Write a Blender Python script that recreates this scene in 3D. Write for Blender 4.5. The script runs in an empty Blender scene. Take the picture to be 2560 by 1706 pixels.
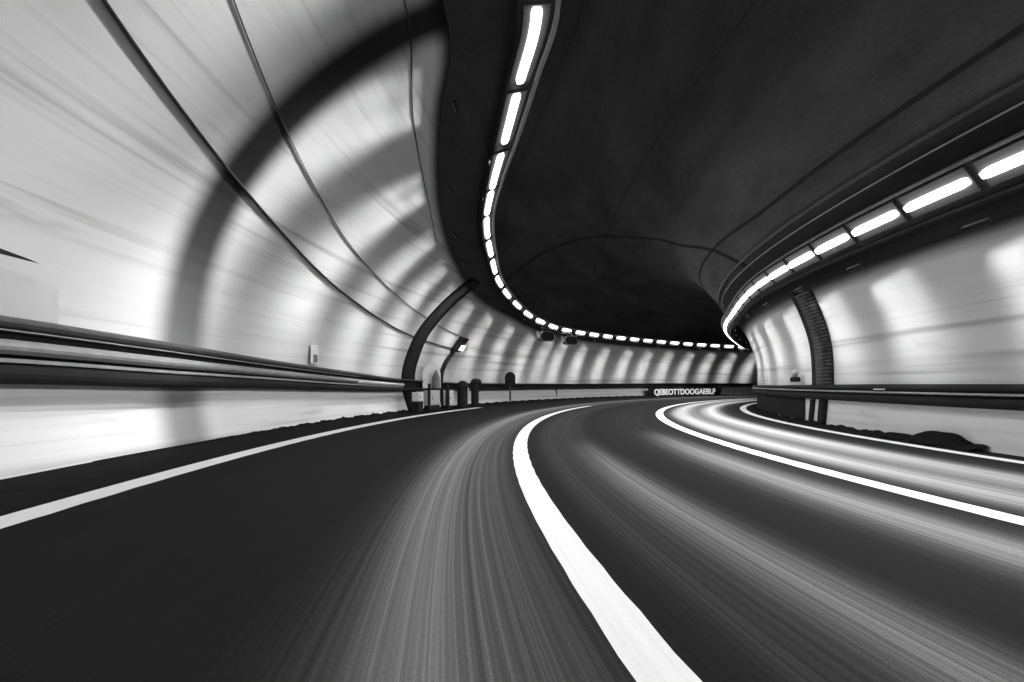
import bpy, bmesh, math, random
from mathutils import Matrix, Vector
from math import sin, cos, pi, radians, hypot
random.seed(7)
S = bpy.context.scene
COL = S.collection
CAM_Z = 1.2
D0 = 52.63            # camera's distance from the centre of the bend

# ------------------------------------------------------------------ camera
cam = bpy.data.cameras.new("camera"); camo = bpy.data.objects.new("camera", cam); COL.objects.link(camo)
cam.sensor_width = 36; cam.lens = 19.05; cam.shift_y = 0.0418
cam.clip_start = 0.05; cam.clip_end = 1000
camo.location = (0, 0, CAM_Z); camo.rotation_euler = (pi/2, 0, -0.175892)
S.camera = camo
# ------------------------------------------------------------------ world (a faint night sky outside the closed tunnel)
w = bpy.data.worlds.new("World"); S.world = w; w.use_nodes = True
bg = w.node_tree.nodes['Background']
sky = w.node_tree.nodes.new('ShaderNodeTexSky'); sky.sky_type = 'NISHITA'; sky.sun_disc = False
sky.sun_elevation = radians(2); sky.sun_rotation = radians(200)
w.node_tree.links.new(sky.outputs[0], bg.inputs[0]); bg.inputs[1].default_value = 0.02
# ------------------------------------------------------------------ exposure
S.view_settings.view_transform = 'Standard'; S.view_settings.look = 'None'
S.view_settings.exposure = 0.42; S.view_settings.gamma = 1
S.cycles.max_bounces = 8; S.cycles.diffuse_bounces = 5; S.cycles.glossy_bounces = 3
S.cycles.sample_clamp_indirect = 6
S.cycles.caustics_reflective = False; S.cycles.caustics_refractive = False
WASH_L = 1.6; WASH_R = 1.6; LAMP_L = 31.0; LAMP_R = 40.0   # watts per metre of lamp

# ------------------------------------------------------------------ geometry helpers: (r, phi deg, h over the camera) round the bend
def pt(r, phi, h):
    a = radians(phi)
    return (D0 - r*cos(a), r*sin(a), h + CAM_Z)
def interp(tab, x):
    if x <= tab[0][0]: return tab[0][1]
    for (a, u), (b, v) in zip(tab, tab[1:]):
        if x <= b:
            return u + (v-u)*(x-a)/(b-a)
    return tab[-1][1]
_sm = {}
def smooth(tab):
    """the table eased into a smooth curve (Hermite), sampled finely"""
    key = id(tab)
    if key in _sm: return _sm[key][1]
    n = len(tab); sl = [(tab[i+1][1]-tab[i][1])/(tab[i+1][0]-tab[i][0]) for i in range(n-1)]
    m = [sl[0]]+[0 if sl[i-1]*sl[i] <= 0 else 2*sl[i-1]*sl[i]/(sl[i-1]+sl[i]) for i in range(1, n-1)]+[sl[-1]]
    out = []
    for i in range(n-1):
        (a, u), (b, v) = tab[i], tab[i+1]; d = b-a
        for k in range(24):
            t = k/24
            out.append((a+d*t, (2*t**3-3*t*t+1)*u+(t**3-2*t*t+t)*d*m[i]+(-2*t**3+3*t*t)*v+(t**3-t*t)*d*m[i+1]))
    out.append(tab[-1]); _sm[key] = (tab, out); return out
def curve(tab, x): return interp(smooth(tab), x)
PROF = [(58.12,-1.2),(58.27,-.4),(58.3,.6),(58.2,1.5),(57.95,2.6),(57.2,4.05),(56.05,5.35),(54.7,6.4),(53.3,7.1),(51.8,7.45),
        (50.3,7.45),(48.8,7.1),(47.4,6.4),(46.3,5.4),(45.4,4.35),(44.6,3.4),(44.0,2.6),(43.65,1.8),(43.45,1.0),(43.4,0),(43.4,-1.2)]
def catmull(P, n=16):
    e0 = (2*P[0][0]-P[1][0], 2*P[0][1]-P[1][1]); e1 = (2*P[-1][0]-P[-2][0], 2*P[-1][1]-P[-2][1])
    Q = [e0]+P+[e1]; out = []
    for i in range(1, len(Q)-2):
        a, b, c, d = Q[i-1:i+3]
        for k in range(n):
            t = k/n
            out.append(tuple(.5*(2*b[j]+(c[j]-a[j])*t+(2*a[j]-5*b[j]+4*c[j]-d[j])*t*t+(3*b[j]-a[j]-3*c[j]+d[j])*t**3) for j in (0, 1)))
    out.append(P[-1]); return out
PV = catmull(PROF)
SV = [0.0]
for a, b in zip(PV, PV[1:]): SV.append(SV[-1]+hypot(b[0]-a[0], b[1]-a[1]))
S_END = SV[-1]
def vault(s, off=0.0):
    """point of the vault section at arc length s, moved `off` metres into the tunnel: (r, h)"""
    s = min(max(s, 0), S_END)
    lo, hi = 0, len(SV)-1
    while hi-lo > 1:
        m = (lo+hi)//2
        if SV[m] <= s: lo = m
        else: hi = m
    t = (s-SV[lo])/(SV[hi]-SV[lo])
    a, b = PV[lo], PV[hi]
    r, h = a[0]+(b[0]-a[0])*t, a[1]+(b[1]-a[1])*t
    dx, dy = b[0]-a[0], b[1]-a[1]; L = hypot(dx, dy)
    return (r - dy/L*off, h + dx/L*off) if True else None
def vtan(s):
    a, b = vault(s-.05), vault(s+.05); L = hypot(b[0]-a[0], b[1]-a[1])
    return ((b[0]-a[0])/L, (b[1]-a[1])/L)
EDGE_L = [(-40,10.7),(12.1,10.7),(14.8,10.0),(20.3,8.4),(24.9,7.2),(29.6,6.2),(35.1,5.65),(39.6,5.2),(51,4.95),(76,5.2)]
LAMP_S = [(-40,12.6),(11.7,12.5),(14.5,12.05),(17.7,11.3),(20.9,10.25),(22.9,9.5),(27.3,8.2),(29.8,7.43),(33.8,6.56),(38.3,5.85),(43.4,5.52),(57,5.58),(76,5.6)]
EDGE_R = 21.72
edge_l = lambda p: curve(EDGE_L, p)
lamp_s = lambda p: curve(LAMP_S, p)
def arange(a, b, st):
    n = max(1, round((b-a)/st)); return [a+(b-a)*i/n for i in range(n+1)]

# ------------------------------------------------------------------ object helpers
def link(name, me, mat, parent=None, smooth=True):
    o = bpy.data.objects.new(name, me); COL.objects.link(o)
    if mat: me.materials.append(mat)
    if parent: o.parent = parent
    if smooth:
        for p in me.polygons: p.use_smooth = True
    return o
def tag(o, label=None, cat=None, group=None, kind=None):
    if label: o['label'] = label
    if cat: o['category'] = cat
    if group: o['group'] = group
    if kind: o['kind'] = kind
    return o
def thing(name, label, cat, group=None, loc=(0,0,0)):
    o = bpy.data.objects.new(name, None); COL.objects.link(o); o.location = loc
    o.empty_display_size = .2
    return tag(o, label, cat, group)
def sweep(name, fn, phis, mat, parent=None, closed=True, caps=True, uvfn=None, edgefn=None, smooth=False, base=None):
    """fn(phi) -> list of (r,h); swept round the bend. uv u = metres along, v = uvfn(phi, k, (r,h))"""
    vs, fs, uv, uv2 = [], [], [], []
    for p in phis:
        sec = fn(p); n = len(sec)
        acc = 0
        for k, (r, h) in enumerate(sec):
            if k: acc += hypot(r-sec[k-1][0], h-sec[k-1][1])
            q = pt(r, p, h)
            if base: q = (q[0]-base[0], q[1]-base[1], q[2]-base[2])
            vs.append(q); uv.append((radians(p)*52.0, uvfn(p, k, (r, h)) if uvfn else acc))
            uv2.append((radians(p)*52.0, edgefn(p, k, (r, h)) if edgefn else 0))
    m = n if closed else n-1
    for i in range(len(phis)-1):
        for k in range(m):
            a, b = i*n+k, i*n+(k+1) % n
            fs.append((a, b, b+n, a+n))
    if closed and caps:
        fs.append(tuple(range(n))[::-1]); q = (len(phis)-1)*n; fs.append(tuple(range(q, q+n)))
    me = bpy.data.meshes.new(name); me.from_pydata(vs, [], fs)
    l1 = me.uv_layers.new(name="UVMap"); l2 = me.uv_layers.new(name="edge") if edgefn else None
    for lp in me.loops:
        l1.data[lp.index].uv = uv[lp.vertex_index]
        if l2: l2.data[lp.index].uv = uv2[lp.vertex_index]
    bm = bmesh.new(); bm.from_mesh(me)
    if closed: bmesh.ops.recalc_face_normals(bm, faces=bm.faces)
    bm.to_mesh(me); bm.free()
    return link(name, me, mat, parent, smooth)
def rect(r, h, wr, wh):
    return [(r-wr/2, h-wh/2), (r+wr/2, h-wh/2), (r+wr/2, h+wh/2), (r-wr/2, h+wh/2)]
def circ(r, h, rad, n=12, sy=1.0):
    return [(r+rad*cos(2*pi*k/n), h+rad*sy*sin(2*pi*k/n)) for k in range(n)]
def shape(name, mat, parent, build, bevel=0.0, smooth=False, mtx=None):
    """build(bm) fills a bmesh in the thing's own frame: x along the tunnel, y into the tunnel (towards the road), z up"""
    bm = bmesh.new(); build(bm)
    if bevel: bmesh.ops.bevel(bm, geom=list(bm.edges), offset=bevel, segments=2, affect='EDGES', profile=.6, clamp_overlap=True)
    bmesh.ops.recalc_face_normals(bm, faces=bm.faces)
    me = bpy.data.meshes.new(name); bm.to_mesh(me); bm.free()
    return link(name, me, mat, parent, smooth)
def box(bm, c, d):
    v = [bm.verts.new((c[0]+sx*d[0]/2, c[1]+sy*d[1]/2, c[2]+sz*d[2]/2)) for sx in (-1,1) for sy in (-1,1) for sz in (-1,1)]
    for f in ((0,1,3,2),(4,6,7,5),(0,4,5,1),(2,3,7,6),(0,2,6,4),(1,5,7,3)): bm.faces.new([v[i] for i in f])
def prism(bm, pts, y0, y1):
    a = [bm.verts.new((x, y0, z)) for x, z in pts]; b = [bm.verts.new((x, y1, z)) for x, z in pts]
    bm.faces.new(a); bm.faces.new(b[::-1])
    for i in range(len(pts)):
        j = (i+1) % len(pts); bm.faces.new((a[i], b[i], b[j], a[j]))
def lathe(bm, prof, c=(0,0,0), n=20, axis='z'):
    rings = []
    for rad, z in prof:
        ring = []
        for k in range(n):
            a = 2*pi*k/n; u, v = rad*cos(a), rad*sin(a)
            ring.append(bm.verts.new((c[0]+u, c[1]+v, c[2]+z) if axis == 'z' else (c[0]+z, c[1]+u, c[2]+v)))
        rings.append(ring)
    for A, B in zip(rings, rings[1:]):
        for k in range(n): bm.faces.new((A[k], A[(k+1) % n], B[(k+1) % n], B[k]))
    bm.faces.new(rings[0]); bm.faces.new(rings[-1][::-1])
def place(o, r, phi, h, side):
    """side +1: against the outer wall, facing the road; -1: against the inner wall"""
    o.location = pt(r, phi, h)
    # local y (into the tunnel): towards the bend centre for the outer wall
    a = radians(phi)
    y = (cos(a), -sin(a)) if side > 0 else (-cos(a), sin(a))
    o.rotation_euler = (0, 0, math.atan2(y[1], y[0]) - pi/2)
    return o

# ------------------------------------------------------------------ materials (all neutral grey: the photograph is black and white)
class NT:
    def __init__(s, name, rough=.7, spec=.2, metal=0.0):
        s.m = bpy.data.materials.new(name); s.m.use_nodes = True; s.t = s.m.node_tree
        s.b = s.t.nodes['Principled BSDF']
        s.b.inputs['Roughness'].default_value = rough; s.b.inputs['Specular IOR Level'].default_value = spec
        s.b.inputs['Metallic'].default_value = metal
    def n(s, t, **k):
        x = s.t.nodes.new(t)
        for a, b in k.items(): setattr(x, a, b)
        return x
    def L(s, a, b): s.t.links.new(a, b)
    def uv(s, layer="UVMap"):
        x = s.n('ShaderNodeUVMap', uv_map=layer); y = s.n('ShaderNodeSeparateXYZ'); s.L(x.outputs[0], y.inputs[0])
        return y.outputs[0], y.outputs[1]
    def obj(s):
        return s.n('ShaderNodeTexCoord').outputs['Object']
    def math(s, op, a, b=None, c=None, clamp=False):
        x = s.n('ShaderNodeMath', operation=op, use_clamp=clamp)
        for i, v in enumerate((a, b, c)):
            if v is None: continue
            if isinstance(v, (int, float)): x.inputs[i].default_value = v
            else: s.L(v, x.inputs[i])
        return x.outputs[0]
    def vec(s, x, y, z=0.0):
        c = s.n('ShaderNodeCombineXYZ')
        for i, v in enumerate((x, y, z)):
            if isinstance(v, (int, float)): c.inputs[i].default_value = v
            else: s.L(v, c.inputs[i])
        return c.outputs[0]
    def noise(s, vec, scale=1.0, detail=2.0, rough=.5):
        x = s.n('ShaderNodeTexNoise'); x.inputs['Scale'].default_value = scale
        x.inputs['Detail'].default_value = detail; x.inputs['Roughness'].default_value = rough
        if vec is not None: s.L(vec, x.inputs['Vector'])
        return x.outputs['Fac']
    def ramp(s, fac, stops, interp='LINEAR'):
        x = s.n('ShaderNodeValToRGB'); cr = x.color_ramp; cr.interpolation = interp
        while len(cr.elements) > 1: cr.elements.remove(cr.elements[-1])
        cr.elements[0].position = stops[0][0]; cr.elements[0].color = (stops[0][1],)*3+(1,)
        for p, v in stops[1:]:
            e = cr.elements.new(p); e.color = (v, v, v, 1)
        s.L(fac, x.inputs[0]); return x.outputs[0]
    def gauss(s, x, c, wdt):
        d = s.math('DIVIDE', s.math('SUBTRACT', x, c), wdt)
        return s.math('POWER', 2.718, s.math('MULTIPLY', s.math('MULTIPLY', d, d), -1.0))
    def sstep(s, x, a, b):
        m = s.n('ShaderNodeMapRange', interpolation_type='SMOOTHSTEP')
        s.L(x, m.inputs[0]); m.inputs[1].default_value = a; m.inputs[2].default_value = b
        return m.outputs[0]
    def out(s, val):
        s.L(val, s.b.inputs['Base Color']); return s.m
def plain(name, v, rough=.6, spec=.2, metal=0.0, var=.25, scale=6.0):
    t = NT(name, rough, spec, metal)
    f = t.noise(t.obj(), scale, 4.0, .6)
    return t.out(t.ramp(f, [(.25, v*(1-var)), (.75, v*(1+var))]))
def emit(name, strength):
    t = NT(name, .4); t.b.inputs['Base Color'].default_value = (.8,.8,.8,1)
    t.b.inputs['Emission Color'].default_value = (1,1,1,1); t.b.inputs['Emission Strength'].default_value = strength
    return t.m

def wall_material(name, base, ring=True, seed=0.0, soft=True, light_lift=None):
    t = NT(name, .6, .10)
    u, v = t.uv()
    # long scuffs and dust streaks running along the wall, in several widths
    s1 = t.noise(t.vec(t.math('MULTIPLY', u, .05), t.math('MULTIPLY', v, 2.4), seed), 1.0, 3.0, .6)
    s2 = t.noise(t.vec(t.math('MULTIPLY', u, .22), t.math('MULTIPLY', v, 11.0), seed+4), 1.0, 2.0, .6)
    s3 = t.noise(t.vec(t.math('MULTIPLY', u, .35), t.math('MULTIPLY', v, 2.0), seed+9), 1.0, 3.0, .55)
    gr = t.noise(t.vec(u, v, seed), 60.0, 3.0, .7)
    a = t.ramp(s1, [(.33, .62), (.43, .92), (.5, 1.0), (.62, .97), (.70, .84)])
    b = t.ramp(s2, [(.24, .80), (.36, .98), (.6, 1.0)])
    c = t.ramp(s3, [(.24, .70), (.36, .95), (.55, 1.0)])
    g = t.ramp(gr, [(.3, .93), (.7, 1.03)])
    k = t.math('MULTIPLY', t.math('MULTIPLY', a, b), t.math('MULTIPLY', c, g))
    if light_lift:   # lining painted whiter below the rail, in place of light missing there
        m = t.math('GREATER_THAN', t.math('MULTIPLY', t.math('SUBTRACT', v, light_lift[0]), light_lift[1]), 0.0)
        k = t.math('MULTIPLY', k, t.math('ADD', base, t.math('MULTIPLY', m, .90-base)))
    else: k = t.math('MULTIPLY', k, base)
    if ring:
        # wide dark sealing band round the lining, denser over the shoulder of the vault than near the ground
        uc = radians(11.45)*52.0
        wob = t.math('MULTIPLY', t.math('SUBTRACT', t.noise(t.vec(t.math('MULTIPLY', v, .5), 0, 3.0), 1.0, 2.0), .5), .10)
        x = t.math('ABSOLUTE', t.math('SUBTRACT', t.math('ADD', u, wob), uc))
        m = t.math('SUBTRACT', 1.0, t.sstep(x, .22, .95))
        dens = t.ramp(t.math('DIVIDE', v, 11.0), [(.0, .60), (.14, .66), (.22, .78), (.36, .93), (.5, .975), (1, .98)])
        k = t.math('MULTIPLY', k, t.math('SUBTRACT', 1.0, t.math('MULTIPLY', m, dens)))
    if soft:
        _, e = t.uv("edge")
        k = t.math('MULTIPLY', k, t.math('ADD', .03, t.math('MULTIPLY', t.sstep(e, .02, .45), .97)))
    return t.out(k)
M = {}
M['wall'] = wall_material('white_wall_lining', .68, True, 0.0, light_lift=(1.22, -1))
M['wall_in'] = wall_material('white_inner_lining', .66, False, 31.0, light_lift=(24.75, 1))

def ceiling_material():
    t = NT('dark_ceiling', .8, .04)
    u, v = t.uv()
    bl = t.noise(t.vec(t.math('MULTIPLY', u, .18), t.math('MULTIPLY', v, .7), 2.0), 1.0, 4.0, .6)
    gr = t.noise(t.vec(t.math('MULTIPLY', u, 6.0), t.math('MULTIPLY', v, 30.0)), 1.0, 2.0, .6)
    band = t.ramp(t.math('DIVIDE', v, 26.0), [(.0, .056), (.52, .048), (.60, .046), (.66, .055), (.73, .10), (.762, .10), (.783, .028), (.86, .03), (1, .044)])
    k = t.math('MULTIPLY', band, t.math('MULTIPLY', t.ramp(bl, [(.3, .6), (.7, 1.3)]), t.ramp(gr, [(.3, .85), (.7, 1.15)])))
    return t.out(k)
M['ceiling'] = ceiling_material()

def road_material():
    t = NT('asphalt', .75, .02)
    u, r = t.uv()
    # pale polished wheel tracks: a function of the distance across the road, with fine scratches along it
    wob = t.math('MULTIPLY', t.math('SUBTRACT', t.noise(t.vec(t.math('MULTIPLY', u, .08), 0, 5.0), 1.0, 1.0), .5), .25)
    x = t.math('ADD', r, wob)
    tracks = None
    near = t.math('SUBTRACT', 1.0, t.sstep(u, 5.5, 12.5)); near2 = t.math('SUBTRACT', 1.0, t.sstep(u, 8.0, 15.0))
    bend = t.math('ADD', .40, t.math('MULTIPLY', t.sstep(u, 5.0, 16.0), .60))
    for c, wd, a, fade in ((52.70, .20, .115, None), (52.85, .36, .042, None), (52.25, .36, .06, None), (51.1, .2, .012, None),
                           (50.38, .27, .12, near), (50.65, .40, .017, None), (48.55, .34, .17, near2), (48.9, .8, .006, None),
                           (46.72, .31, .42, bend), (45.48, .31, .44, bend), (46.05, .8, .10, None)):
        g = t.math('MULTIPLY', t.gauss(x, c, wd), a)
        if fade is not None: g = t.math('MULTIPLY', g, fade)
        tracks = g if tracks is None else t.math('ADD', tracks, g)
    f1 = t.noise(t.vec(t.math('MULTIPLY', u, .03), t.math('MULTIPLY', r, 26.0), 1.0), 1.0, 3.0, .75)
    f2 = t.noise(t.vec(t.math('MULTIPLY', u, .06), t.math('MULTIPLY', r, 5.0), 7.0), 1.0, 2.0, .6)
    f3 = t.noise(t.vec(t.math('MULTIPLY', u, 60.0), t.math('MULTIPLY', r, 60.0), 3.0), 1.0, 2.0, .7)
    sc = t.math('MULTIPLY', t.ramp(f1, [(.3, .42), (.5, .95), (.7, 1.75)]), t.ramp(f2, [(.3, .75), (.7, 1.2)]))
    k = t.math('ADD', t.math('MULTIPLY', t.math('ADD', tracks, .003), sc), .012)
    k = t.math('MULTIPLY', k, t.ramp(f3, [(.25, .8), (.75, 1.2)]))
    pol = t.math('MULTIPLY', tracks, 1.2, clamp=True)
    t.L(t.math('SUBTRACT', .75, t.math('MULTIPLY', pol, .5)), t.b.inputs['Roughness'])
    t.L(t.math('ADD', .012, t.math('MULTIPLY', pol, .35)), t.b.inputs['Specular IOR Level'])
    return t.out(k)
M['road'] = road_material()
def paint_material():
    t = NT('road_paint', .55, .3)
    u, v = t.uv()
    f = t.noise(t.vec(t.math('MULTIPLY', u, .25), t.math('MULTIPLY', v, 18.0)), 1.0, 3.0, .6)
    g = t.noise(t.vec(u, v), 40.0, 3.0, .7)
    return t.out(t.math('MULTIPLY', t.ramp(f, [(.25, .74), (.5, .84), (.75, .86)]), t.ramp(g, [(.3, .93), (.7, 1.0)])))
M['paint'] = paint_material()
M['worn_paint'] = plain('worn_road_paint', .16, .7, .2, 0, .6, 3.0)
M['verge'] = plain('dirty_verge', .012, .9, .02, 0, .35, 3.0)
M['seam'] = plain('ceiling_sealant', .037, .9, .0, 0, .2, 5.0)
M['dirt'] = plain('dark_dirt', .010, .95, .02, 0, .4, 9.0)
M['black'] = plain('black_paint', .026, .7, .04, 0, .2, 5.0)
M['charcoal'] = plain('charcoal_steel', .05, .45, .35, 0, .25, 4.0)
M['steel'] = plain('grey_steel', .30, .38, .4, .0, .2, 4.0)
M['pale_steel'] = plain('pale_steel', .55, .4, .4, 0, .15, 4.0)
M['rib'] = plain('dark_rib', .026, .8, .02, 0, .3, 4.0)
M['tray'] = plain('tray_steel', .055, .5, .3, 0, .3, 3.0)
M['cable'] = plain('dark_cable', .03, .6, .2, 0, .3, 3.0)
M['thin_cable'] = plain('thin_grey_cable', .10, .6, .2, 0, .3, 3.0)
M['white'] = plain('white_enamel', .80, .35, .4, 0, .06, 5.0)
M['greyp2'] = plain('pale_grey_paint', .50, .6, .1, 0, .08, 2.0)
M['greyp'] = plain('grey_paint', .20, .5, .3, 0, .35, 7.0)
M['lamp'] = emit('lamp_diffuser', 3.6)
M['reflector'] = plain('lamp_halo_plate', .13, .5, .2, 0, .1, 3.0)  # for the plate added round each lamp as a halo
M['small_lamp'] = emit('small_lamp_glass', 3.0)
M['letters'] = emit('glow_characters', .36)  # glow added to brighten characters that get little lamp light
M['slit'] = emit('washer_lens', .01)

# ------------------------------------------------------------------ the setting
PH0, PH1 = -26.0, 104.0
PHS = arange(PH0, PH1, .5)
rr = arange(43.3, 58.5, .4)
road = sweep('road', lambda p: [(r, -1.2) for r in rr], PHS, M['road'], closed=False, uvfn=lambda p, k, q: q[0])
tag(road, kind='structure')
def line(name, r, wdt, a, b, mat, wv=0.0):
    def fn(p):
        j = wv*sin(p*7.3+r)+wv*.6*sin(p*17.1+2*r)
        return [(r-wdt/2+j, -1.196), (r+wdt/2+j*.7, -1.196)]
    o = sweep(name, fn, arange(a, b, .25), mat, road, closed=False, uvfn=lambda p, k, q: q[0]); return o
line('edge_line', 56.43, .40, PH0, 28.8, M['paint'], .006)
line('lane_line', 51.67, .26, PH0, 33, M['paint'], .004)
line('worn_lane_line', 51.67, .20, 33, 52, M['worn_paint'], .01)
line('lane_line', 47.58, .29, PH0, 70, M['paint'], .006)
line('edge_line', 44.06, .27, PH0, 70, M['paint'], .006)
# dark verge between the left edge line and the wall
verge = sweep('verge', lambda p: [(56.60, -1.196), (56.66, -1.18), (57.4, -1.175), (58.34, -1.17)], PHS, M['verge'], closed=False)
tag(verge, kind='structure')
# ragged bank of dirt against the wall foot
def bank(p):
    n = .022*sin(p*5.1)+.016*sin(p*13.7+1)+.012*sin(p*31+2)
    hgt = max(.004, (.035+n)*min(1, max(0, (p-11)/8)))
    return [(57.80-n, -1.174), (57.98, -1.172+hgt*.6), (58.16, -1.165+hgt), (58.20, -1.165+hgt)]
dirt = sweep('dirt_bank', bank, arange(9, 60, .12), M['dirt'], closed=False)
tag(dirt, kind='stuff'); tag(dirt, 'black ragged dirt heaped along the foot of the left wall', 'dirt')

# ------------------------------------------------------------------ the tunnel
tunnel = thing('tunnel', 'curved road tunnel with white arched walls and a black ceiling', 'tunnel', None, (0, 0, 0))
NW = 40
FR = [k/NW for k in range(NW+1)]
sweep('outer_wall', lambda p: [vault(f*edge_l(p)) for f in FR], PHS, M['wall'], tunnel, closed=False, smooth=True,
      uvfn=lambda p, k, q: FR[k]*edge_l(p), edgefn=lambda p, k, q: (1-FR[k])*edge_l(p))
NC = 60
CF = [k/NC for k in range(NC+1)]
sweep('ceiling', lambda p: [vault(edge_l(p)+f*(EDGE_R-edge_l(p))) for f in CF], PHS, M['ceiling'], tunnel, closed=False, smooth=True,
      uvfn=lambda p, k, q: edge_l(p)+CF[k]*(EDGE_R-edge_l(p)))
NI = 16
sweep('inner_wall', lambda p: [vault(EDGE_R+(S_END-EDGE_R)*k/NI) for k in range(NI+1)], PHS, M['wall_in'], tunnel, closed=False, smooth=True,
      uvfn=lambda p, k, q: EDGE_R+(S_END-EDGE_R)*k/NI, edgefn=lambda p, k, q: (S_END-EDGE_R)*k/NI)
# unseen dark caps added to keep sky light out of the tube
for ph in (PH0, PH1):
    me = bpy.data.meshes.new('end_cap'); me.from_pydata([pt(r, ph, h) for r, h in PV[::4]+[PV[-1]]], [], [tuple(range(len(PV[::4])+1))])
    link('end_cap', me, M['black'], tunnel)
# seams of the ceiling lining
def vline(name, tab, wdt, off, mat, parent, a, b, thick=.02, step=.4):
    def fn(p):
        s = curve(tab, p)
        q0, q1 = vault(s-wdt/2, .004), vault(s+wdt/2, .004); q2, q3 = vault(s+wdt/2, off), vault(s-wdt/2, off)
        return [q0, q1, q2, q3]
    return sweep(name, fn, arange(a, b, step), mat, parent)
CEIL1 = [(-30,16.4),(10,16.37),(14,16.1),(21.6,15.3),(32,13.2),(40,10.4),(45,9.2),(60,8.6),(100,8.6)]
CEIL2 = [(-30,19.5),(15,19.36),(22,19.0),(34,18.6),(100,18.6)]
vline('ceiling_seam', CEIL1, .05, .007, M['seam'], tunnel, 2, 60)
vline('ceiling_seam', CEIL2, .09, .01, M['seam'], tunnel, 2, 70)
def crosswise(name, fphi, s0, s1, wphi, off, mat, parent, n=40, rag=0.0, off0=0.0):
    """a band across the vault: fphi(s) gives its angle round the bend"""
    vs, fs = [], []
    for i in range(n+1):
        s = s0+(s1-s0)*i/n; p = fphi(s); j = rag*sin(i*2.4)
        for dp, o in ((-wphi/2, off0), (wphi/2, off0), (wphi/2+j, off), (-wphi/2, off)):
            r, h = vault(s, o); vs.append(pt(r, p+dp, h))
    for i in range(n):
        for k in range(4):
            a, b = i*4+k, i*4+(k+1) % 4; fs.append((a, b, b+4, a+4))
    fs += [(0,1,2,3), (n*4+3, n*4+2, n*4+1, n*4)]
    me = bpy.data.meshes.new(name); me.from_pydata(vs, [], fs)
    bm = bmesh.new(); bm.from_mesh(me); bmesh.ops.recalc_face_normals(bm, faces=bm.faces); bm.to_mesh(me); bm.free()
    uvl = me.uv_layers.new(name="UVMap")
    for lp in me.loops:
        i, k = divmod(lp.vertex_index, 4); uvl.data[lp.index].uv = (wphi*.9*(0 if k in (0, 3) else 1), s0+(s1-s0)*i/n)
    return link(name, me, mat, parent)
JT = [(6.9,31.0),(9.0,31.2),(14.0,31.2),(17.1,27.9),(19.2,22.5),(20.2,21.0)]
crosswise('ceiling_seam', lambda s: curve(JT, s), 7.6, 20.3, .5, .006, M['seam'], tunnel, 60, 0, .003)

# ------------------------------------------------------------------ ribs standing proud of the lining
RB = [(0,24.6),(1.4,24.3),(2.6,24.7),(3.6,25.3),(4.8,26.2),(6.2,27.2),(6.9,27.6)]
o = crosswise('arch_rib', lambda s: curve(RB, s)+.25, 0.02, 6.85, .98, .18, M['rib'], None, 40, 0, .003)
tag(o, 'narrow black steel arch rib curving up the left wall beside the white cabinets', 'rib')
def ridged():
    t = NT('ridged_rib', .6, .2)
    u, v = t.uv()
    wv = t.math('SINE', t.math('MULTIPLY', v, 62.0))
    ns = t.noise(t.vec(t.math('MULTIPLY', u, 2.0), t.math('MULTIPLY', v, 7.0)), 1.0, 3.0, .7)
    bright = t.math('MULTIPLY', t.sstep(wv, .55, .98), t.ramp(ns, [(.4, 0.0), (.62, .16)]))
    return t.out(t.math('ADD', bright, t.ramp(t.noise(t.obj(), 5, 3), [(.3, .013), (.7, .035)])))
rr_ = thing('ridged_rib', 'dark ridged arch rib curving up the right wall behind the rail', 'rib')
crosswise('ridged_face', lambda s: 18.05, 21.78, 24.55, 1.25, .10, ridged(), rr_, 70, .06, .003)
crosswise('smooth_flange', lambda s: 18.95, 21.70, 24.9, .55, .05, M['rib'], rr_, 40, 0, .003)
crosswise('rib_foot', lambda s: 18.15+.25*(s-24.9), 24.75, 25.62, .5, .10, M['rib'], rr_, 12, 0, .003)
crosswise('rib_foot', lambda s: 19.2+.3*(s-24.9), 24.95, 25.62, .35, .06, M['rib'], rr_, 12, 0, .003)

# ------------------------------------------------------------------ cable trays carrying the lamps
tr = thing('cable_tray', 'long black cable tray under the left lamp row', 'cable tray')
TL = arange(2, 84, .5)
def tray_sec(p, a, b, o0, o1):
    s = lamp_s(p); k = min(1.0, .45+.55*(lamp_s(p)-5.5)/6)
    return [vault(s+a*k, o0), vault(s+b*k, o0), vault(s+b*k, o1), vault(s+a*k, o1)]
sweep('tray_plate', lambda p: tray_sec(p, -.36, .36, .012, .05), TL, M['tray'], tr)
sweep('tray_lip', lambda p: tray_sec(p, .37, .47, .012, .15), TL, M['steel'], tr)
sweep('tray_lip', lambda p: tray_sec(p, -.43, -.38, .012, .30), TL, M['black'], tr)  # wall-side lip made tall to shade the upper wall from the lamps
tr2 = thing('cable_tray', 'long black cable tray under the right lamp row', 'cable tray')
S_R = 20.93
HANG = [(20,44.30),(30,44.50),(34,44.74),(38,45.05),(44,45.65),(50,46.55),(56,47.9),(62,49.7)]
_c0, _t0 = vault(S_R), vtan(S_R)
_n0 = (vault(S_R, 1)[0]-_c0[0], vault(S_R, 1)[1]-_c0[1])
def rail_pt(p, a, off):
    """right lamp row: on the lining up to the bend, then hung from the ceiling as it swings out over the road"""
    q = vault(S_R+a, off)
    if p <= 20: return q
    k = min(1, (p-20)/10); k = k*k*(3-2*k)
    r = curve(HANG, p); g = (r+_t0[0]*a+_n0[0]*off, _c0[1]-.12*k+_t0[1]*a+_n0[1]*off)
    return (q[0]+(g[0]-q[0])*k, q[1]+(g[1]-q[1])*k)
def trs(a, b, o0, o1):
    return lambda p: [rail_pt(p, a, o0), rail_pt(p, b, o0), rail_pt(p, b, o1), rail_pt(p, a, o1)]
TR = arange(2, 62, .5)
sweep('tray_plate', trs(-.27, .36, .012, .05), TR, M['tray'], tr2)
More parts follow.
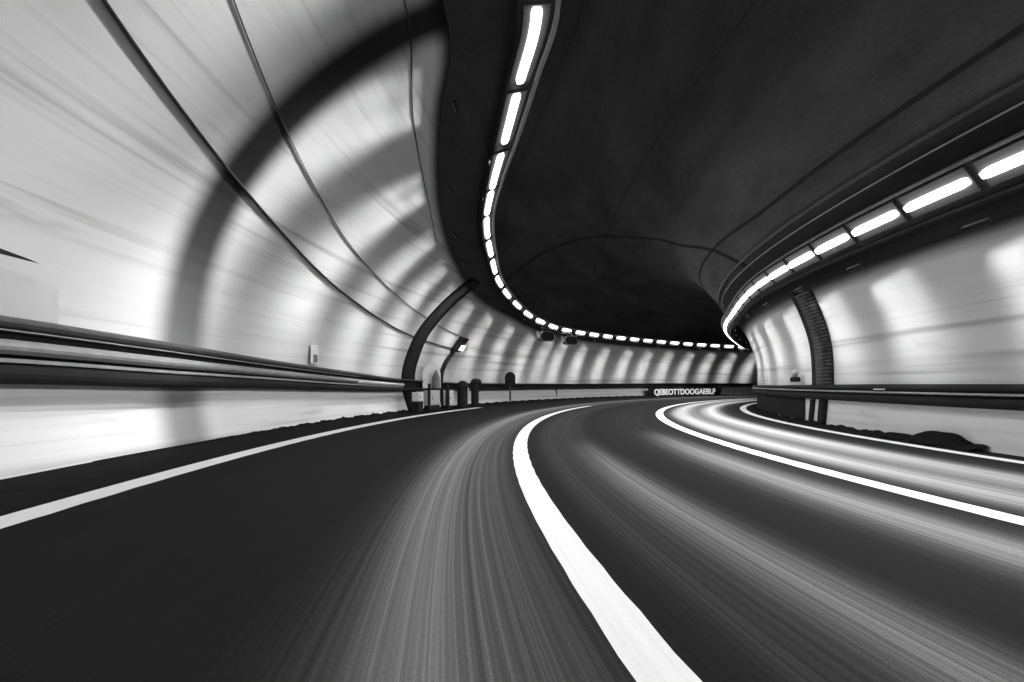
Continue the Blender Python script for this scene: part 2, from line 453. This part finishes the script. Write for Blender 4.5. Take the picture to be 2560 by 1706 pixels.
sweep('tray_lip', trs(-.33, -.29, .012, .12), TR, M['greyp'], tr2)
sweep('tray_lip', trs(.37, .43, .012, .22), arange(2, 32, .5), M['black'], tr2)
def vault_h(r):
    """height of the ceiling over radius r on the inner half"""
    best = min((abs(q[0]-r), q[1]) for q in PV if q[1] > 3.3); return best[1]
for p in arange(34, 60, 4.3):
    c = rail_pt(p, -.1, -.02)
    sweep('hanger', lambda q: rect(c[0], (c[1]+vault_h(c[0]))/2, .05, vault_h(c[0])-c[1]), [p-.03, p+.03], M['rib'], tr2)
def conduit(name, tab, rad, off, mat, label, a, b, cat='conduit'):
    def fn(p):
        r, h = vault(curve(tab, p), off); return circ(r, h, rad, 8)
    o = sweep(name, fn, arange(a, b, .5), mat, None, smooth=True); tag(o, label, cat); return o
conduit('conduit', [(0, 20.24), (99, 20.24)], .014, .06, M['steel'], 'bright thin conduit along the black ceiling, nearest above the right lamps', 3, 40)
conduit('conduit', [(0, 19.98), (99, 19.98)], .035, .07, M['charcoal'], 'thicker dark grey conduit along the ceiling, above the bright thin one', 3, 38)
conduit('conduit', [(p, s+.95) for p, s in LAMP_S], .013, .05, M['cable'], 'thin grey conduit along the ceiling just right of the left lamps', 3, 50)

# ------------------------------------------------------------------ cables on the left wall
CB1 = [(-10,9.6),(3,7.05),(7.2,6.2),(12.3,5.27),(18.6,4.13),(25.3,3.28),(30.3,3.0)]
CB2 = [(-10,11.0),(3,8.7),(8.6,7.5),(12.1,6.72),(18.3,5.42),(26.5,4.15),(30.8,3.67)]
CB3 = [(-26,10.2),(10.7,10.0),(14.6,9.23),(19.3,8.2),(22,7.4)]
conduit('wall_cable', CB1, .028, .035, M['cable'], 'thick dark cable sagging along the upper left wall to the lamp post', -10, 30.3, 'cable')
conduit('wall_cable', CB2, .013, .02, M['cable'], 'thin dark cable on the left wall, above the thick one', -10, 30.8, 'cable')
conduit('wall_cable', CB3, .013, .02, M['cable'], 'short thin cable on the left wall just under the black ceiling', -5, 22, 'cable')

# ------------------------------------------------------------------ guard rails
RT = [(-26,.84),(7.3,.83),(8.6,.81),(10.6,.76),(13.7,.64),(18.7,.44),(23.5,.22),(30.9,.05),(44,.02),(60,.06),(100,.08)]
RBm = [(-26,.01),(7.3,0),(8.6,-.02),(10.6,-.07),(13.7,-.11),(18.7,-.23),(23.5,-.32),(30.9,-.37),(44,-.40),(60,-.38),(100,-.36)]
gr = thing('guard_rail', 'tall black guard rail with a grey middle rail along the left wall', 'guard rail')
GP = arange(-20, 84, .4)
def lerp_h(p, f): t, b = curve(RT, p), curve(RBm, p); return t+(b-t)*f
def bandsec(f0, f1, r0, r1, bulge=0.0):
    def fn(p):
        a, b = lerp_h(p, f0), lerp_h(p, f1); m = (a+b)/2
        return [(r0, b), (r1, b), (r1-bulge, b+(a-b)*.25), (r1-bulge*1.2, m), (r1-bulge, b+(a-b)*.75), (r1, a), (r0, a)]
    return fn
sweep('back_plate', bandsec(.03, .98, 58.22, 58.17), GP, M['black'], gr)
sweep('top_rail', bandsec(0, .19, 58.16, 58.06, .07), GP, M['charcoal'], gr)
sweep('middle_rail', bandsec(.345, .56, 58.16, 58.02, .07), arange(-20, 19.6, .4), M['steel'], gr)
tag(sweep('middle_rail', bandsec(.37, .60, 58.16, 58.00, .05), arange(19.65, 23.6, .4), M['pale_steel'], gr), 'pale end piece of the middle rail')
sweep('rail_lip', bandsec(.625, .685, 58.16, 57.99), arange(-20, 23.6, .4), M['steel'], gr)
sweep('lower_rail', bandsec(.70, 1.0, 58.16, 58.04, .08), GP, M['black'], gr)
sweep('top_rail_lip', bandsec(.195, .215, 58.16, 58.02), arange(-20, 20, .4), M['steel'], gr)
for p in (43.8, 64.5, 70.5):
    sweep('post', lambda q: rect(58.2, -.78, .07, .8), arange(p-.06, p+.06, .06), M['greyp'], gr)
g2 = thing('guard_rail', 'black guard rail with a thin grey strip along the right wall', 'guard rail')
GP2 = arange(-20, 84, .4)
def sec2(h1, h0, r0, r1, bulge):
    def fn(p):
        k = max(0, min(1, (p-14)/10.)); hh1 = h1-.05*k if h1 > -.1 else h1
        m = (hh1+h0)/2
        return [(r0, h0), (r1, h0), (r1+bulge, h0+(hh1-h0)*.25), (r1+bulge*1.2, m), (r1+bulge, h0+(hh1-h0)*.75), (r1, hh1), (r0, hh1)]
    return fn
sweep('upper_rail', sec2(-.005, -.165, 43.46, 43.56, .06), GP2, M['black'], g2)
sweep('grey_strip', sec2(-.17, -.215, 43.46, 43.62, .03), GP2, M['steel'], g2)
sweep('lower_rail', sec2(-.22, -.44, 43.46, 43.54, .07), GP2, M['black'], g2)
rf = shape('rail_reflector', M['white'], None, lambda bm: box(bm, (0,0,0), (.42,.02,.025)), .008)
place(rf, 43.66, 14.0, -.125, -1); tag(rf, 'small white reflector strip on the right guard rail', 'reflector')

# ------------------------------------------------------------------ lamps
ORD = ['', 'first', 'second', 'third', 'fourth', 'fifth', 'sixth', 'seventh', 'eighth', 'ninth', 'tenth', 'eleventh', 'twelfth', 'thirteenth',
       'fourteenth', 'fifteenth', 'sixteenth', 'seventeenth', 'eighteenth', 'nineteenth', 'twentieth', 'twenty-first', 'twenty-second',
       'twenty-third', 'twenty-fourth', 'twenty-fifth', 'twenty-sixth', 'twenty-seventh', 'twenty-eighth', 'twenty-ninth', 'thirtieth',
       'thirty-first', 'thirty-second', 'thirty-third', 'thirty-fourth', 'thirty-fifth']
def lamp_body(name, label, group, P, a, b, half, watts, spread, tilt):
    pm = (a+b)/2; c = P(pm, 0, .05); base = pt(c[0], pm, c[1])
    t = thing(name, label, 'lamp', group, base)
    sweep('housing', lambda p: [P(p, -half-.16, .052), P(p, half+.16, .052), P(p, half+.16, .104), P(p, -half-.16, .104)],
          arange(a-.06, b+.06, .3), M['charcoal'], t, base=base)
    sweep('reflector', lambda p: [P(p, -half-.15, .105), P(p, half+.15, .105), P(p, half+.15, .108), P(p, -half-.15, .108)],
          arange(a-.05, b+.05, .3), M['reflector'], t, base=base)  # added plate, catches the diffuser's light to imitate a halo
    # rounded-end diffuser
    def dif(p):
        d = min(p-a, b-p)/.16; k = min(1.0, .62+.38*math.sqrt(max(0, d))) if d < 1 else 1.0
        return [P(p, -half*k, .109), P(p, half*k, .109), P(p, half*k*.9, .175), P(p, -half*k*.9, .175)]
    phd = [a, a+.03, a+.08, a+.16]+[x for x in arange(a+.16, b-.16, .3)][1:-1]+[b-.16, b-.08, b-.03, b]
    sweep('diffuser', dif, phd, M['lamp'], t, base=base)
    # the lamp's own light, just in front of its diffuser
    c0, c1, c2 = P(pm, 0, .19), P(pm, .1, .19), P(pm, 0, .29)
    n = (c2[0]-c0[0], c2[1]-c0[1]); L = hypot(*n); n = (n[0]/L, n[1]/L)
    ca, sa = cos(radians(tilt)), sin(radians(tilt)); n = (n[0]*ca-n[1]*sa, n[0]*sa+n[1]*ca)
    la = bpy.data.lights.new('lamp_light', 'AREA'); la.shape = 'RECTANGLE'
    ln = radians(b-a)*c0[0]; la.size = ln*.96; la.size_y = half*1.7; la.energy = watts*ln; la.spread = radians(spread)
    lo = bpy.data.objects.new('lamp_light', la); COL.objects.link(lo); lo.parent = t
    q = pt(c0[0], pm, c0[1]); lo.location = (q[0]-base[0], q[1]-base[1], q[2]-base[2])
    an = radians(pm); d = Vector((-n[0]*cos(an), n[0]*sin(an), n[1])); tx = Vector((sin(an), cos(an), 0))
    z = -d; y = z.cross(tx); lo.rotation_euler = Matrix((tx, y, z)).transposed().to_euler()
    return t
LL = [(8.6,11.3),(11.62,14.45),(15.0,17.7),(18.4,20.75),(21.0,22.75),(23.05,24.9),(25.3,26.9),(27.4,28.9),(29.4,30.8)]
p = 31.4
while p < 75: LL.append((p, p+1.35)); p += 2.25
LL = [(-8,-5),(-3,0),(2.2,4.8),(5.6,8.2)] + LL
n = 0
for a, b in LL:
    if b <= 11.4:
        lab = 'long white strip lamp overhead, nearer than the left row in the photo'
    else:
        n += 1; lab = '%s white strip lamp of the left ceiling row, counting from its near top end' % ORD[n]
    lamp_body('strip_lamp', lab, 'lamps along the left ceiling tray', lambda q, x, o: vault(lamp_s(q)+x, o), a, b, .115, LAMP_L, 155, 10)
LR = []
p = 1.0
while p < 62: LR.append((p, p+1.74)); p += 2.06
n = 0
for a, b in LR:
    if b < 7.0: lab = 'white strip lamp right of the road, nearer than the right row in the photo'
    else:
        n += 1; lab = '%s white strip lamp of the right wall row, counting from the right photo edge' % ORD[n]
    lamp_body('strip_lamp', lab, 'lamps along the right wall tray', rail_pt, a, b, .08, LAMP_R, 120, -14)

# ------------------------------------------------------------------ wall washers: narrow lamps under the tray that throw pools of light down the white walls
def washer(label, group, s, phi, side, heads, length=1.2, drift=.45):
    """a slim housing with a few narrow lamp heads, each aimed at a spot farther down the wall: (metres down, spread, watts)"""
    r, h = vault(s, .40)
    t = thing('wall_washer', label, 'lamp', group, (0,0,0))
    place(t, r, phi, h, 1)
    hs = None
    for k, (a, spread, power) in enumerate(heads):
        q = vault(s-a if side > 0 else s+a)
        A = pt(r, phi, h); B = pt(q[0], phi-drift*a, q[1])
        w = [B[i]-A[i] for i in range(3)]; an = radians(phi)
        dy = w[0]*cos(an)-w[1]*sin(an); dx = -(w[0]*sin(an)+w[1]*cos(an)); dz = w[2]   # into the thing's frame
        rx = math.atan2(dy, -dz)                # Rx(rx)*(0,0,-1) = (0, sin rx, -cos rx)
        ry = math.atan2(-dx, hypot(dy, dz))
        if hs is None:
            hs = shape('housing', M['black'], t, lambda bm: box(bm, (0,0,.06), (.5,.07,.09)), .012)
            hs.rotation_euler = (rx, 0, 0)
            shape('lens', M['slit'], hs, lambda bm: box(bm, (0,0,.010), (.44,.03,.006)))
        la = bpy.data.lights.new('washer_light', 'AREA'); la.shape = 'RECTANGLE'; la.size = length; la.size_y = .05
        la.energy = power; la.spread = radians(spread)
        lo = bpy.data.objects.new('washer_light', la); COL.objects.link(lo); lo.parent = t
        lo.rotation_mode = 'XYZ'; lo.matrix_basis = Matrix.Rotation(rx, 4, 'X') @ Matrix.Rotation(ry, 4, 'Y'); lo.location = (0, sin(rx)*.03, -cos(rx)*.03)
    return t
WL = [-12, -7.8, -3.6, .6, 4.6, 8.3, 14.2, 18.4, 21.9, 24.6, 27.1, 29.7, 32.7, 36, 39.4, 42.3, 44.6, 47.9, 51.5, 55.3, 58.6, 62, 65.4, 68.8, 72.2, 75.6]
n = 0
for p in WL:
    if p > 9:
        n += 1; lab = '%s slim black wall washer beside the left tray, counting from its near end' % ORD[n]
    else: lab = 'slim black wall washer beside the left tray, nearer than the photo shows'
    e = edge_l(p)
    if p < 9:      # out of sight overhead: wide, even light on the near wall
        hd = [(1.6, 60, 4.6*WASH_L), (3.4, 60, 7.5*WASH_L), (5.8, 56, 7.4*WASH_L), (8.0, 50, 4.5*WASH_L)]; ln, dr = 2.4, 0.0
    else:
        W = WASH_L*(1.5 if p < 20 else 1.0)
        hd = [(1.7, 50, 2.5*W), (3.3, 34, 5.6*W)]; ln, dr = (2.0 if p < 16 else 1.75 if p < 20 else 1.2), .45
        if e > 6.9: hd += [(5.6, 28, 6.4*W)]
        if e > 9: hd += [(8.4, 28, 9*W)]
    washer(lab, 'wall washers beside the left tray', e+.10, p, 1, hd, ln, dr)
WR = [-6, -2, 1.6, 5.3, 9.3, 13.4, 17.0, 20.6, 24.2, 27.8, 31.4, 35, 38.6, 42.2]
n = 0
for p in WR:
    if p > 9:
        n += 1; lab = '%s slim black wall washer above the right wall, counting from the right photo edge' % ORD[n]
    else: lab = 'slim black wall washer above the right wall, nearer than the photo shows'
    washer(lab, 'wall washers above the right wall', EDGE_R-.06, p, -1, [(1.0, 58, 2.0*WASH_R), (2.1, 40, 2.8*WASH_R)], 1.3, .35)

# ------------------------------------------------------------------ emergency bay on the left, and small things
def cabinet(phi, r, wdt, hgt, label, base=.28, depth=.3, shade='white'):
    t = thing('cabinet', label, 'cabinet'); place(t, r, phi, -1.15, 1)
    shape('body', M[shade], t, lambda bm: box(bm, (0,0,base+(hgt-base)/2), (wdt,depth,hgt-base)), .02)
    shape('base', M['black'], t, lambda bm: box(bm, (0,0,base/2-.003), (wdt*.94,depth*.94,base-.006)), .01)
    dr = shape('door', M[shade], t, lambda bm: box(bm, (0,depth/2+.008,base+(hgt-base)/2), (wdt*.84,.014,(hgt-base)*.86)), .004)
    shape('handle', M['charcoal'], dr, lambda bm: box(bm, (wdt*.3,depth/2+.024,base+(hgt-base)*.5), (.03,.016,.14)), .004)
    return t
cabinet(23.62, 57.35, .52, .80, 'small white cabinet on a tall black base right beside the arch rib', .42)
cabinet(25.15, 57.35, 1.15, .86, 'wide grey-white cabinet in the middle of the emergency bay', .20, .3, 'pale_steel')
cabinet(27.05, 57.35, .6, .84, 'narrow white cabinet between the wide cabinet and the black posts', .12)
cabinet(28.95, 57.35, .5, .95, 'tall white cabinet between the two black posts', .10)
def post(phi, r, hgt, rad, label, hooked=False):
    t = thing('bollard', label, 'post'); place(t, r, phi, -1.15, 1)
    shape('pole', M['black'], t, lambda bm: lathe(bm, [(rad,0),(rad,hgt-rad*1.5)], n=16))
    def cap(bm):
        pr = [(rad*1.12, hgt-rad*1.5)]+[(rad*1.12*cos(a*pi/12), hgt-rad*1.3+rad*1.2*sin(a*pi/12)) for a in range(0, 6)]
        lathe(bm, pr, n=16)
        if hooked: lathe(bm, [(rad*.9, -.02), (rad*1.0, .05), (rad*1.0, .34), (rad*.7, .42)], c=(-.45, 0, hgt-rad*1.2), n=14, axis='x')
    shape('cap', M['black'], t, cap, 0, True)
    return t
post(24.25, 57.1, 1.18, .06, 'thin black post left of the wide cabinet')
post(26.35, 57.1, 1.10, .09, 'black post right of the wide cabinet')
post(28.05, 57.05, 1.34, .26, 'fat black dome-topped post in the emergency bay')
post(29.65, 57.05, 1.46, .20, 'tall black post with a hooked cap at the right end of the emergency bay', True)
t = thing('phone_panel', 'white arched panel with a dark grey pillar, standing behind the left rail', 'panel'); place(t, 57.75, 26.0, -.2, 1); t.rotation_euler[2] -= .6
def arch(bm):
    w_, h_ = .95, 1.1
    pts = [(-w_/2, 0), (w_/2, 0)]+[(w_/2*cos(a*pi/14), h_-w_/2+w_/2*sin(a*pi/14)) for a in range(0, 15)]
    prism(bm, pts, -.02, .02)
shape('board', M['white'], t, arch)
shape('pillar', M['greyp'], t, lambda bm: lathe(bm, [(.19,0),(.17,.5),(.12,.62),(.09,.72),(.02,.84)], c=(-.1,.22,0), n=12))
# lamp post: dark curved pole up the wall with a box and a small lamp
t = thing('lamp_post', 'dark curved lamp post with a small lit lamp, standing against the left wall', 'lamp post')
POLE = [(.6,28.0),(1.5,28.05),(2.3,28.5),(2.9,29.2)]
crosswise('pole', lambda s: curve(POLE, s), .05, 2.9, .22, .16, M['rib'], t, 24, 0, .004)
crosswise('lamp_box', lambda s: 29.25+(s-2.9)*.95, 2.92, 3.75, .55, .34, M['black'], t, 6, 0, .004)
crosswise('lamp', lambda s: 29.35+(s-2.9)*.95, 3.02, 3.32, .40, .40, M['small_lamp'], t, 4, 0, .345)
# two rounded signal housings hanging under the left tray
def housing(phi, r, h, label, turn):
    t = thing('signal_housing', label, 'signal', 'signal housings hanging under the left tray'); place(t, r, phi, h, 1)
    t.rotation_euler[2] += turn
    def rr(w_, h_, c, n=5):
        out = []
        for cx, cz, a0 in ((w_/2-c, h_/2-c, 0), (-w_/2+c, h_/2-c, 90), (-w_/2+c, -h_/2+c, 180), (w_/2-c, -h_/2+c, 270)):
            for k in range(n+1):
                a = radians(a0+90*k/n); out.append((cx+c*cos(a), cz+c*sin(a)))
        return out
    shape('body', M['black'], t, lambda bm: prism(bm, rr(1.02, .62, .26), -.22, .22), .015)
    shape('visor_rim', M['steel'], t, lambda bm: prism(bm, rr(1.06, .66, .28), .19, .235))
    shape('face', M['black'], t, lambda bm: prism(bm, rr(1.0, .60, .25), .225, .245))
    shape('side_flap', M['white'], t, lambda bm: prism(bm, [(.47,.02),(.56,-.16),(.72,.12),(.70,.34),(.56,.26)], -.05, .10), .01)
    shape('bracket', M['charcoal'], t, lambda bm: (box(bm, (-.2,0,.44), (.07,.08,.34)), box(bm, (.2,0,.44), (.07,.08,.34)), box(bm, (0,0,.62), (.62,.12,.04))))
    return t
housing(39.0, 56.6, 3.18, 'black rounded housing hanging under the left tray, nearer of the two', -.62)
housing(43.1, 56.7, 3.20, 'black rounded housing hanging under the left tray, farther of the two', -.60)
# black dome-topped board on the far rail
t = thing('marker_board', 'black round-topped board standing on the left rail past the emergency bay', 'board'); place(t, 57.5, 35.5, -.10, 1); t.rotation_euler[2] -= .75
def dome(bm):
    w_, h_ = .66, .84
    pts = [(-w_/2, 0), (w_/2, 0)]+[(w_/2*cos(a*pi/14), h_-w_/2+w_/2*sin(a*pi/14)) for a in range(0, 15)]
    prism(bm, pts, -.07, .07)
shape('board', M['black'], t, dome, .015)
shape('stem', M['charcoal'], t, lambda bm: box(bm, (0,0,-.5), (.10,.08,.96)), .01)
# long dark board with white characters on the far wall
BA, BB = 57.7, 69.6
bb = thing('lettered_board', 'long black board with a row of white characters below the far rail', 'sign')
sweep('panel', lambda p: rect(57.55, -.80, .06, .78), arange(BA, BB, .5), M['black'], bb)
txt = bpy.data.curves.new('characters', 'FONT'); txt.body = 'QEBEOTTDOOGAEBLF'; txt.size = 1.0; txt.offset = .03
to = bpy.data.objects.new('characters', txt); COL.objects.link(to)
bpy.context.view_layer.update()
me = bpy.data.meshes.new_from_object(to.evaluated_get(bpy.context.evaluated_depsgraph_get()))
bpy.data.objects.remove(to)
xs = [v.co.x for v in me.vertices]; x0, x1 = min(xs), max(xs)
bm = bmesh.new(); bm.from_mesh(me); bmesh.ops.triangulate(bm, faces=bm.faces)
bmesh.ops.subdivide_edges(bm, edges=bm.edges, cuts=1)
ex = bmesh.ops.extrude_face_region(bm, geom=bm.faces[:])
for v in [g for g in ex['geom'] if isinstance(g, bmesh.types.BMVert)]: v.co.z += .03
for v in bm.verts:
    ph = BA+.9+(BB-BA-1.8)*(v.co.x-x0)/(x1-x0)
    v.co = pt(57.515-v.co.z, ph, -1.07+v.co.y*.78)
bmesh.ops.recalc_face_normals(bm, faces=bm.faces)
bm.to_mesh(me); bm.free(); me.name = 'characters'
link('characters', me, M['letters'], bb, False)
# small sign on the left wall
t = thing('wall_sign', 'small white wall sign with a dark mark above the left rail', 'sign'); place(t, 58.22, 17.1, .62, 1)
shape('plate', M['white'], t, lambda bm: box(bm, (0,.02,.27), (.5,.02,.56)), .006)
shape('mark', M['greyp'], t, lambda bm: box(bm, (-.03,.034,.14), (.26,.006,.24)), .002)
t = thing('wall_box', 'shallow grey wall box with a dark hood on the left wall at the photo edge', 'wall box'); place(t, 58.24, 7.0, .84, 1)
shape('panel', M['greyp2'], t, lambda bm: box(bm, (-.1,.02,.38), (2.9,.03,.76)), .012)
shape('hood', M['black'], t, lambda bm: prism(bm, [(1.5,.76),(-1.25,.77),(-1.52,.79),(-1.30,.825),(-.4,.86),(1.5,.87)], .0, .07), .008)
# right wall: small lamp with a dark base
t = thing('wall_lamp', 'small round white wall lamp on a dark base above the right rail', 'lamp'); place(t, 43.50, 20.5, .06, -1)
shape('globe', M['pale_steel'], t, lambda bm: lathe(bm, [(.11*sin(a*pi/10)+.002, .27-.11*cos(a*pi/10)) for a in range(11)], c=(0,.10,0), n=18), 0, True)
shape('base', M['rib'], t, lambda bm: lathe(bm, [(.15,0),(.15,.12),(.11,.16)], c=(0,.10,0), n=18))
# dark panel over the lower wall under the right rail
t = sweep('dark_panel', lambda p: [vault(24.92, .004), vault(24.92, .03), vault(25.60, .03), vault(25.60, .004)], arange(20.1, 34, .3), M['rib'])
tag(t, 'low black panel under the right rail at the tip of the bend', 'panel')
# heaps of dark soil by the right edge line
def mound(phi, rr0, lx, ly, hz, seed, label):
    rnd = random.Random(seed); bm = bmesh.new()
    bmesh.ops.create_icosphere(bm, subdivisions=4, radius=1)
    import mathutils
    for v in bm.verts:
        q = v.co.copy(); f = 1+.22*mathutils.noise.noise(q*1.6+mathutils.Vector((seed,0,0)))+.03*mathutils.noise.noise(q*4)
        v.co = mathutils.Vector((q.x*lx*f, q.y*ly*f, max(-.02, q.z*hz*f)))
    me = bpy.data.meshes.new('soil_heap'); bm.to_mesh(me); bm.free()
    o = link('soil_heap', me, M['dirt']); place(o, rr0, phi, -1.2, -1)
    tag(o, label, 'soil heap'); return o
mound(13.35, 43.58, .5, .26, .14, 3, 'smaller dark soil heap between the right edge line and the wall')
mound(11.75, 43.55, .75, .30, .27, 8, 'larger dark soil heap at the foot of the right wall')
def bank2(p):
    n = .010*sin(p*3.1)+.008*sin(p*8.3)
    return [(43.88+n, -1.196), (43.70, -1.15+n), (43.45, -1.12+2*n), (43.41, -1.11+2*n)]
d2 = sweep('dirt_bank', bank2, arange(10.5, 40, .2), M['dirt'], closed=False)
tag(d2, 'thin black dirt strip along the foot of the right wall', 'dirt', None, 'stuff')
